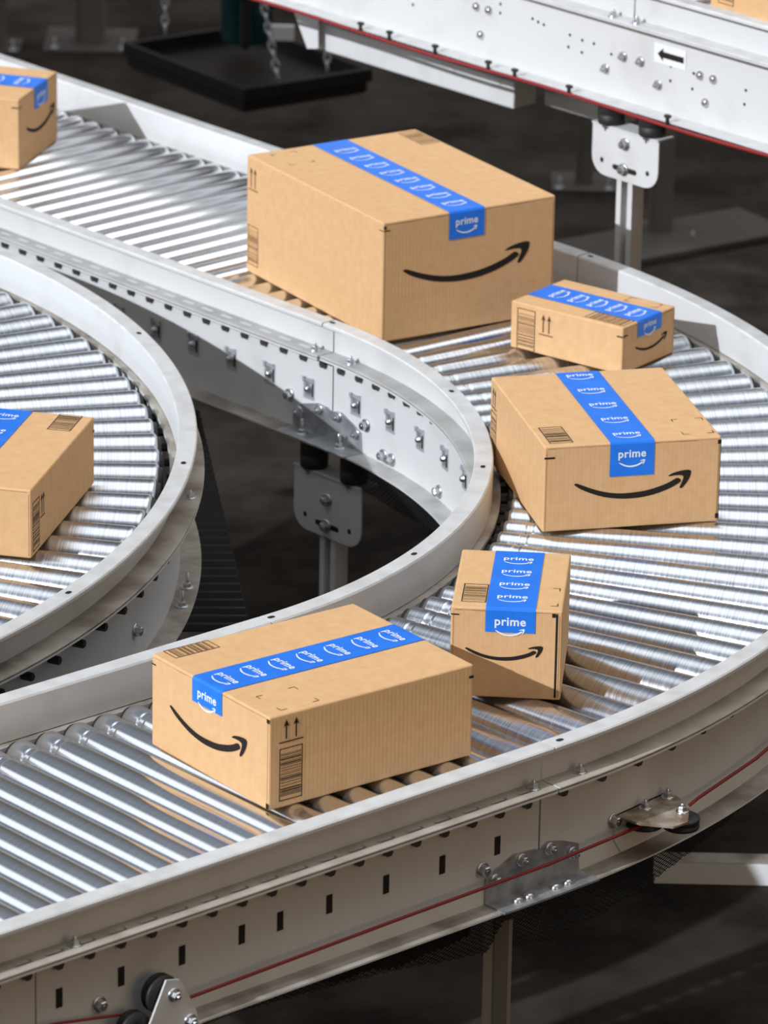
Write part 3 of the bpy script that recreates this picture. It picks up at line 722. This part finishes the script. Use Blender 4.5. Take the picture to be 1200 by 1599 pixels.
SM_A = smooth_poly([(0.0, 0.66), (0.06, 0.47), (0.15, 0.285), (0.25, 0.13), (0.36, 0.035), (0.47, 0.0), (0.6, 0.035), (0.72, 0.15), (0.82, 0.31), (0.905, 0.52), (0.912, 0.62), (0.893, 0.69), (0.868, 0.68), (0.8, 0.52), (0.7, 0.37), (0.6, 0.27), (0.47, 0.225), (0.36, 0.24), (0.25, 0.335), (0.15, 0.48), (0.07, 0.63), (0.02, 0.72), (0.004, 0.71)], 3)
SM_B = smooth_poly([(0.805, 0.81), (0.84, 0.90), (0.90, 0.97), (0.96, 1.0), (0.99, 0.98), (1.0, 0.90), (0.99, 0.70), (0.965, 0.50), (0.935, 0.33), (0.918, 0.285), (0.905, 0.31), (0.918, 0.47), (0.933, 0.65), (0.932, 0.76), (0.91, 0.80), (0.87, 0.81), (0.83, 0.795), (0.812, 0.79)], 3)
def smile(b, T, u0, v0, u1, v1, key, h=0.0006):
    for sh in (SM_A, SM_B): b.flat([(u0+(u1-u0)*x, v0+(v1-v0)*y) for x, y in sh], h, T, key)
def rect(b, T, u0, v0, u1, v1, key, h=0.0006): b.flat([(u0, v0), (u1, v0), (u1, v1), (u0, v1)], h, T, key)
def barcode(b, T, u0, v0, u1, v1, key, rng):
    t = 0.0014
    rect(b, T, u0, v0, u1, v0+t, key); rect(b, T, u0, v1-t, u1, v1, key); rect(b, T, u0, v0+t, u0+t, v1-t, key); rect(b, T, u1-t, v0+t, u1, v1-t, key)
    tall = (v1-v0) > (u1-u0)
    L = (v1-v0) if tall else (u1-u0); x = 0.007
    while x < L-0.008:
        w = rng.choice((0.0006, 0.0009, 0.0009, 0.0018)); 
        if tall: rect(b, T, u0+0.0022, v0+x, u1-0.0022, v0+x+w, key)
        else: rect(b, T, u0+x, v0+0.0022, u0+x+w, v1-0.0022, key)
        x += w+rng.choice((0.0012, 0.0016, 0.0028, 0.0035))
def arrows(b, T, u0, v0, u1, v1, key):
    rect(b, T, u0, v0, u1, v0+0.0018, key)
    w = u1-u0
    for f in (0.3, 0.7):
        c = u0+w*f; rect(b, T, c-0.0012, v0+0.005, c+0.0012, v1-0.006, key)
        b.flat([(c-0.0048, v1-0.011), (c, v1-0.008), (c+0.0048, v1-0.011), (c, v1)], 0.0006, T, key)
def brackets(b, T, u0, v0, u1, v1, key):
    L = 0.011; t = 0.0012
    for cu, su in ((u0, 1), (u1, -1)):
        for cv, sv_ in ((v0, 1), (v1, -1)):
            a, c = sorted((cu, cu+su*L)); e, f = sorted((cv, cv+sv_*t)); rect(b, T, a, e, c, f, key)
            a, c = sorted((cu, cu+su*t)); e, f = sorted((cv, cv+sv_*L)); rect(b, T, a, e, c, f, key)

def cardboard_box(near, yaw, w, d, h, z0, label, wrap, tape0, wraplen, txt0, pitch_t, prints, seam='R'):
    """near: corner nearest the camera; w along yaw (to the right), d away to the left"""
    root = empty('cardboard_box', (near[0], near[1], z0), label, 'box', 'taped brown cardboard boxes', yaw)
    rng = random.Random(int(w*1e4))
    b = MB(); b.box((0, 0, 0), (w, d, h), 'card')
    me = b.mesh('box_body'); bm = bmesh.new(); bm.from_mesh(me)
    bmesh.ops.bevel(bm, geom=bm.edges[:], offset=0.0035, segments=3, profile=0.6, affect='EDGES')
    for f in bm.faces: f.smooth = False
    bm.to_mesh(me); bm.free()
    s = MB(); s.add([v.co for v in me.vertices], [tuple(p.vertices) for p in me.polygons], 'card')
    bpy.data.meshes.remove(me)
    FR = lambda p: Vector((p.x, -p.z, p.y))
    FL = lambda p: Vector((-p.z, d-p.x, p.y))
    FTp = lambda p: Vector((p.x, p.y, h+p.z))
    F = {'R': FR, 'L': FL, 'T': FTp}
    for pr in prints:
        kind, fc, key = pr[0], pr[1], pr[2]; a = pr[3:]
        if kind == 'smile': smile(s, F[fc], *a, key)
        elif kind == 'bar': barcode(s, F[fc], *a, key, rng)
        elif kind == 'arr': arrows(s, F[fc], *a, key)
        elif kind == 'brk': brackets(s, F[fc], *a, key)
        elif kind == 'rect': rect(s, F[fc], *a, key)
    # open flap seam along the top edge of the taped end, dark lines down the vertical edges
    if wrap == 'R':
        x = 0.006
        while x < w-0.008:
            x2 = min(x+rng.uniform(0.01, 0.03), w-0.006); t = rng.uniform(0.0004, 0.0013)
            s.flat([(x, h-0.0035-t), (x2, h-0.0035-t), (x2, h-0.0035), (x, h-0.0035)], 0.0003, FR, 'cardedge'); x = x2
        rect(s, FR, 0.0035, 0.004, 0.0042, h-0.01, 'cardedge', 0.0003)
        rect(s, FR, w-0.0044, 0.004, w-0.0035, h-0.008, 'cardedge', 0.0003)
    else:
        rect(s, FL, d-0.0042, 0.004, d-0.0035, h-0.008, 'cardedge', 0.0003)
        x = 0.006
        while x < d-0.008:
            x2 = min(x+rng.uniform(0.02, 0.05), d-0.006); t = rng.uniform(0.0003, 0.0008)
            s.flat([(x, h-0.0035-t), (x2, h-0.0035-t), (x2, h-0.0035), (x, h-0.0035)], 0.0003, FL, 'cardedge'); x = x2
    body = s.build('box_body', root, recalc=False)
    # tape
    e = 0.0010; tw = 0.072
    t = MB()
    Lr = d if wrap == 'R' else w
    path = [(-e, h-wraplen), (-e, h-0.003), (0.001, h+e*0.2), (0.004, h+e), (Lr-0.004, h+e), (Lr-0.001, h+e*0.2), (Lr+e, h-0.003), (Lr+e, h-0.05)]
    def TP(s_, x, z):   # s_: across the tape, x: along, z: height
        return Vector((tape0+s_, x, z)) if wrap == 'R' else Vector((x, d-tape0-s_, z))
    vs = []
    for x, z in path: vs += [TP(0, x, z), TP(tw, x, z)]
    t.add(vs, [(2*i, 2*i+1, 2*i+3, 2*i+2) for i in range(len(path)-1)], 'tape')
    def label_at(T, base, wt=0.045):
        vs = [T(Vector((tw/2+x*wt, base+y*wt, 0.0))) for x, y in TXT[0]]
        t.add(vs, TXT[1], 'print')
        smile(t, T, tw/2-wt*0.47, base-0.0165, tw/2+wt*0.47, base-0.0045, 'print', 0.0)
    if wrap == 'R': Tw = lambda p: Vector((tape0+p.x, -e-0.0004, p.y)); Tt = lambda p: Vector((tape0+p.x, p.y, h+e+0.0004))
    else: Tw = lambda p: Vector((-e-0.0004, d-tape0-p.x, p.y)); Tt = lambda p: Vector((p.y, d-tape0-p.x, h+e+0.0004))
    label_at(Tw, h-0.025 if wraplen > 0.03 else h-0.0155, 0.045 if wraplen > 0.03 else 0.036)
    v = txt0
    while v < Lr-0.012:
        label_at(Tt, v, 0.044); v += pitch_t
    t.build('tape', root, recalc=False)
    return root
Z0 = 0.0005
cardboard_box((-0.0709, 8.7642), 0.5601, 0.352, 0.467, 0.216, Z0, 'largest cardboard box, big smile arrow on its front, at the start of the bend', 'R', 0.133, 0.050, 0.042, 0.0517,
    [('smile', 'R', 'ink', 0.042, 0.089, 0.300, 0.141), ('bar', 'T', 'brown', 0.308, 0.373, 0.345, 0.455), ('bar', 'L', 'brown', 0.006, 0.016, 0.042, 0.089), ('arr', 'L', 'brown', 0.006, 0.155, 0.040, 0.197),
     ('rect', 'R', 'ink', 0.0, 0.2005, 0.014, 0.2020), ('rect', 'L', 'ink', 0.455, 0.2005, 0.467, 0.2020), ('rect', 'R', 'ink', 0.001, 0.204, 0.006, 0.210), ('brk', 'T', 'brown', 0.035, 0.372, 0.085, 0.445)])
cardboard_box((0.3399, 8.6196), 0.9363, 0.158, 0.234, 0.084, Z0, 'small flat cardboard box with arrows and barcode, right of the largest box', 'R', 0.044, 0.028, 0.030, 0.040,
    [('smile', 'R', 'ink', 0.038, 0.026, 0.134, 0.046), ('bar', 'L', 'brown', 0.014, 0.001, 0.052, 0.075), ('arr', 'L', 'brown', 0.060, 0.036, 0.090, 0.073), ('bar', 'T', 'brown', 0.008, 0.006, 0.044, 0.086),
     ('rect', 'R', 'ink', 0.0, 0.067, 0.014, 0.0695), ('rect', 'L', 'ink', 0.222, 0.066, 0.234, 0.0685), ('brk', 'T', 'brown', 0.125, 0.020, 0.150, 0.085)])
cardboard_box((0.1938, 7.8462), 0.2392, 0.287, 0.343, 0.142, Z0, 'medium wide cardboard box, smile arrow facing front, middle of the bend', 'R', 0.106, 0.056, 0.032, 0.0715,
    [('smile', 'R', 'ink', 0.050, 0.048, 0.239, 0.090), ('bar', 'T', 'ink', 0.012, 0.013, 0.050, 0.088), ('brk', 'T', 'ink', 0.229, 0.018, 0.280, 0.090), ('bar', 'L', 'ink', 0.008, 0.020, 0.042, 0.090), ('arr', 'L', 'ink', 0.009, 0.096, 0.040, 0.130),
     ('rect', 'R', 'ink', 0.0, 0.1215, 0.017, 0.1245), ('rect', 'R', 'ink', 0.281, 0.130, 0.287, 0.137), ('rect', 'R', 'ink', 0.281, 0.006, 0.287, 0.014), ('rect', 'R', 'ink', 0.2855, 0.004, 0.2865, 0.137)])
cardboard_box((-0.1970, 6.7326), 0.6506, 0.350, 0.285, 0.138, Z0, 'medium cardboard box in the foreground, smile arrow on its left end', 'L', 0.101, 0.036, 0.030, 0.048,
    [('smile', 'L', 'ink', 0.046, 0.046, 0.233, 0.088), ('bar', 'T', 'brown', 0.017, 0.251, 0.093, 0.283), ('bar', 'R', 'ink', 0.017, 0.010, 0.056, 0.088), ('arr', 'R', 'ink', 0.016, 0.096, 0.057, 0.130), ('brk', 'T', 'brown', 0.028, 0.013, 0.093, 0.073),
     ('rect', 'L', 'ink', 0.0, 0.123, 0.011, 0.125), ('rect', 'R', 'ink', 0.342, 0.118, 0.350, 0.122), ('rect', 'L', 'ink', 0.279, 0.129, 0.285, 0.135), ('rect', 'L', 'ink', 0.279, 0.002, 0.285, 0.010)])
cardboard_box((0.0493, 7.1659), -0.0694, 0.161, 0.235, 0.138, Z0, 'small upright cardboard box with a shadow across its smile, beside the foreground box', 'R', 0.050, 0.036, 0.041, 0.0515,
    [('smile', 'R', 'ink', 0.022, 0.058, 0.134, 0.083), ('bar', 'T', 'ink', 0.013, 0.021, 0.049, 0.093), ('brk', 'T', 'ink', 0.110, 0.018, 0.153, 0.090),
     ('rect', 'R', 'ink', 0.0, 0.1255, 0.012, 0.1275), ('rect', 'R', 'ink', 0.146, 0.128, 0.151, 0.134), ('rect', 'R', 'ink', 0.1515, 0.004, 0.1545, 0.133)])
cardboard_box((-0.5937, 7.6831), R(77.8), 0.353, 0.30, 0.112, Z0, 'flat cardboard box on the left curved conveyor, blue tape cut by the frame', 'L', 0.300-0.101-0.072, 0.036, 0.030, 0.0715,
    [('bar', 'T', 'ink', 0.276, 0.018, 0.351, 0.056), ('bar', 'R', 'ink', 0.008, 0.008, 0.044, 0.088), ('arr', 'R', 'ink', 0.049, 0.049, 0.074, 0.088), ('rect', 'R', 'ink', 0.344, 0.088, 0.352, 0.092)])
cardboard_box((-0.7726, 9.7540), R(74.1), 0.213, 0.34, 0.138, Z0, 'cardboard box half cut off by the upper left edge of the picture', 'R', 0.084, 0.042, 0.040, 0.0515,
    [('smile', 'R', 'ink', 0.039, 0.049, 0.196, 0.082), ('rect', 'R', 'brown', 0.0, 0.120, 0.012, 0.1225), ('rect', 'L', 'brown', 0.325, 0.120, 0.340, 0.1225)])
pH = FT(-0.232, 0.125, 0)
cardboard_box((pH.x+0.11, pH.y-0.12), R(-46.5)+PI/2, 0.22, 0.30, 0.12, 0.4655, 'cardboard box on the raised conveyor, cut by the top right corner', 'R', 0.07, 0.03, 0.03, 0.05,
    [('bar', 'L', 'brown', 0.020, 0.012, 0.058, 0.088), ('arr', 'L', 'brown', 0.066, 0.045, 0.096, 0.085)])

# ---------------------------------------------------------------- background, blurred
def post(u, v, w, hz, label, zt=0.6, mat='post', plate=0.10, dpt=None):
    p = at(u, v, FLOOR); root = empty('floor_post', (p.x, p.y, FLOOR), label, 'post')
    b = MB(); b.box((-w/2, -w/2, 0.008), (w/2, w/2, hz), mat); b.box((-w/2-0.002, -w/2, 0.008), (-w/2+0.006, -w/2-0.004, hz), mat); b.build('post', root)
    b = MB(); b.box((-plate, -plate, 0), (plate, plate, 0.008), 'fplate'); b.build('base_plate', root)
    for sx in (-1, 1):
        bolt_at('anchor_bolt', 'longbolt', root, (sx*plate*0.75, -plate*0.7, 0.008), (0, 0, 1))
    return root
post(1031, 368, 0.055, 1.15, 'dim grey post with bolted foot right of the sunlit plate stand')
post(912, 288, 0.04, 1.15, 'dim grey post with pale foot left of the sunlit plate stand', plate=0.08)
post(142, 66, 0.075, 1.6, 'dim beige post with foot plate at the top left, behind the rail', plate=0.12)
post(-8, 74, 0.06, 1.6, 'narrow dim post cut off by the left edge of the picture', plate=0.07)
# long low pad on the floor
pa, pb_ = at(850, 445, FLOOR), at(1240, 372, FLOOR)
d = (pb_-pa).normalized(); nn = Vector((d.y, -d.x, 0)); L = (pb_-pa).length
b = MB(); b.box((0, -0.22, 0), (L, 0.0, 0.02), 'fplate', lambda q: pa+d*q.x+nn*q.y+Vector((0, 0, q.z)))
tag(b.build('floor_track', bevel=0.004), 'dim low metal strip lying across the floor behind the bend', 'floor track')
# tray hung on chains, with teal machine behind
YT = 12.2
pl_, pf_, pr_ = aty(192, 70, 12.5), aty(381, 142, 11.9), aty(578, 110, 12.3)
zt = pf_.z
pl_ = at(192, 66, zt); pf_ = at(381, 140, zt); pr_ = at(582, 108, zt)
e1 = pr_-pf_; e2 = pl_-pf_
TT = lambda q: pf_+e1*q.x+e2*q.y+Vector((0, 0, q.z))
root = empty('hanging_tray', TT(Vector((0.5, 0.5, -0.05))), 'black rimmed tray hung on chains at the top centre', 'tray')
b = MB(); b.box((0.02, 0.02, -0.055), (0.98, 0.98, -0.035), 'tray', TT)
b.box((0, 0, -0.030), (1, 0.035, 0.0), 'tray', TT); b.box((0, 0.965, -0.030), (1, 1, 0.0), 'tray', TT); b.box((0, 0.035, -0.030), (0.035, 0.965, 0.0), 'tray', TT); b.box((0.965, 0.035, -0.030), (1, 0.965, 0), 'tray', TT)
b.box((0.03, 0.03, -0.06), (0.97, 0.06, -0.030), 'tray', TT); b.box((0.03, 0.94, -0.06), (0.97, 0.97, -0.030), 'tray', TT); b.box((0.03, 0.06, -0.06), (0.06, 0.94, -0.030), 'tray', TT); b.box((0.94, 0.06, -0.06), (0.97, 0.94, -0.030), 'tray', TT)
b.build('tray_pan', root)
def chain(p, q):
    b = MB(); L = (q-p).length; n = int(L/0.022); dd = (q-p).normalized()
    s1 = dd.cross(Vector((0, 1, 0))).normalized(); s2 = dd.cross(s1)
    for i in range(n):
        c = p+dd*(0.022*(i+0.5)); sx = s1 if i % 2 else s2
        b.tube([c+dd*(0.014*math.cos(2*PI*k/8))+sx*(0.007*math.sin(2*PI*k/8)) for k in range(9)], 0.0030, 'clipm', 5)
    return b.build('chain', root, recalc=False)
c1 = TT(Vector((0.10, 0.06, 0))); c1 = at(435, 124, zt)
dirc = at(404, 0, zt)
chain(c1, c1+Vector((-0.115, 0.05, 0.55)))
c2 = at(511, 112, zt); chain(c2, c2+Vector((0.0, 0.03, 0.55)))
c3 = at(258, 54, zt); chain(c3, c3+Vector((-0.0, 0.03, 0.55)))
pm = at(385, 62, zt+0.01)
root = empty('drive_motor', pm, 'dark teal machine housing standing over the hanging black tray', 'machine')
b = MB(); b.lathe([(0, 0.055), (0.01, 0.062), (0.20, 0.062), (0.21, 0.070), (0.24, 0.070), (0.25, 0.05), (0.4, 0.05)], lambda p: pm+Vector((p.y, p.z, p.x)), 'teal', 28); b.build('housing', root)
b = MB(); b.box((-0.10, -0.05, 0.16), (0.02, 0.05, 0.34), 'teal', lambda q: pm+q); b.box((-0.012, -0.10, -0.0), (0.012, -0.07, 0.3), 'black', lambda q: pm+q); b.build('gearbox', root, bevel=0.01)
b = MB(); b.box((0.055, -0.075, 0.02), (0.115, -0.06, 0.055), 'sticker', lambda q: pm+q); b.build('rating_plate', root)
# second teal drum left
# beams beneath the raised conveyor
dB = 0.16
def beamF(t0, t1, z0, z1, label, d0=dB, w=0.06):
    b = MB(); b.box((t0, d0, z0), (t1, d0+w, z1), 'white', lambda q: FT(q.x, q.y, q.z))
    return tag(b.build('support_beam', bevel=0.003), label, 'beam')
def plane_hit(u, v, dpl):
    d = ray(u, v); n_ = N(AF); t = ((CF+n_*dpl-CAM).dot(n_))/d.dot(n_); p = CAM+d*t
    return (p-CF).dot(TAU(AF)), p.z
a_ = plane_hit(802, 171, dB); b_ = plane_hit(802, 128, dB); c_ = plane_hit(497, 77, dB)
beamF(a_[0], c_[0], a_[1], b_[1], 'long white box beam slung below the raised conveyor')
a2_ = plane_hit(850, 160, dB+0.10); b2_ = plane_hit(850, 132, dB+0.10); c2_ = plane_hit(960, 185, dB+0.1)
beamF(c2_[0], a2_[0], a2_[1]-0.005, b2_[1], 'short white beam behind the left rubber mount of the sunlit stand', dB+0.10)
q0 = [plane_hit(*p, dB-0.02) for p in ((452, 0), (497, 18), (497, 76), (480, 76))]
b = MB(); b.prism(q0, 0, 0.003, lambda p: FT(p.x, dB-0.02+p.z, p.y), 'white'); tag(b.build('gusset_plate'), 'slanted pale gusset plate at the left end of the long white box beam', 'plate')
b = MB()
lattice(b, lambda t, z: FT(t, 0.06, z), 0.30, 0.80, 0.014, 0.28, lambda t: 0.245 if t > 0.5 else 0.262, 0.0045, 0.0016)
b.build('mesh_guard', FA, recalc=False)

for r_ in (UP, LO, CU, C2V, FA, S1, S2, S3): fix(r_)
for o in bpy.data.objects:
    if o.parent and o.parent.type == 'EMPTY' and o.parent.name.startswith(('hanging_tray', 'drive_motor')):
        o.matrix_parent_inverse = Matrix.Translation(o.parent.location).inverted()
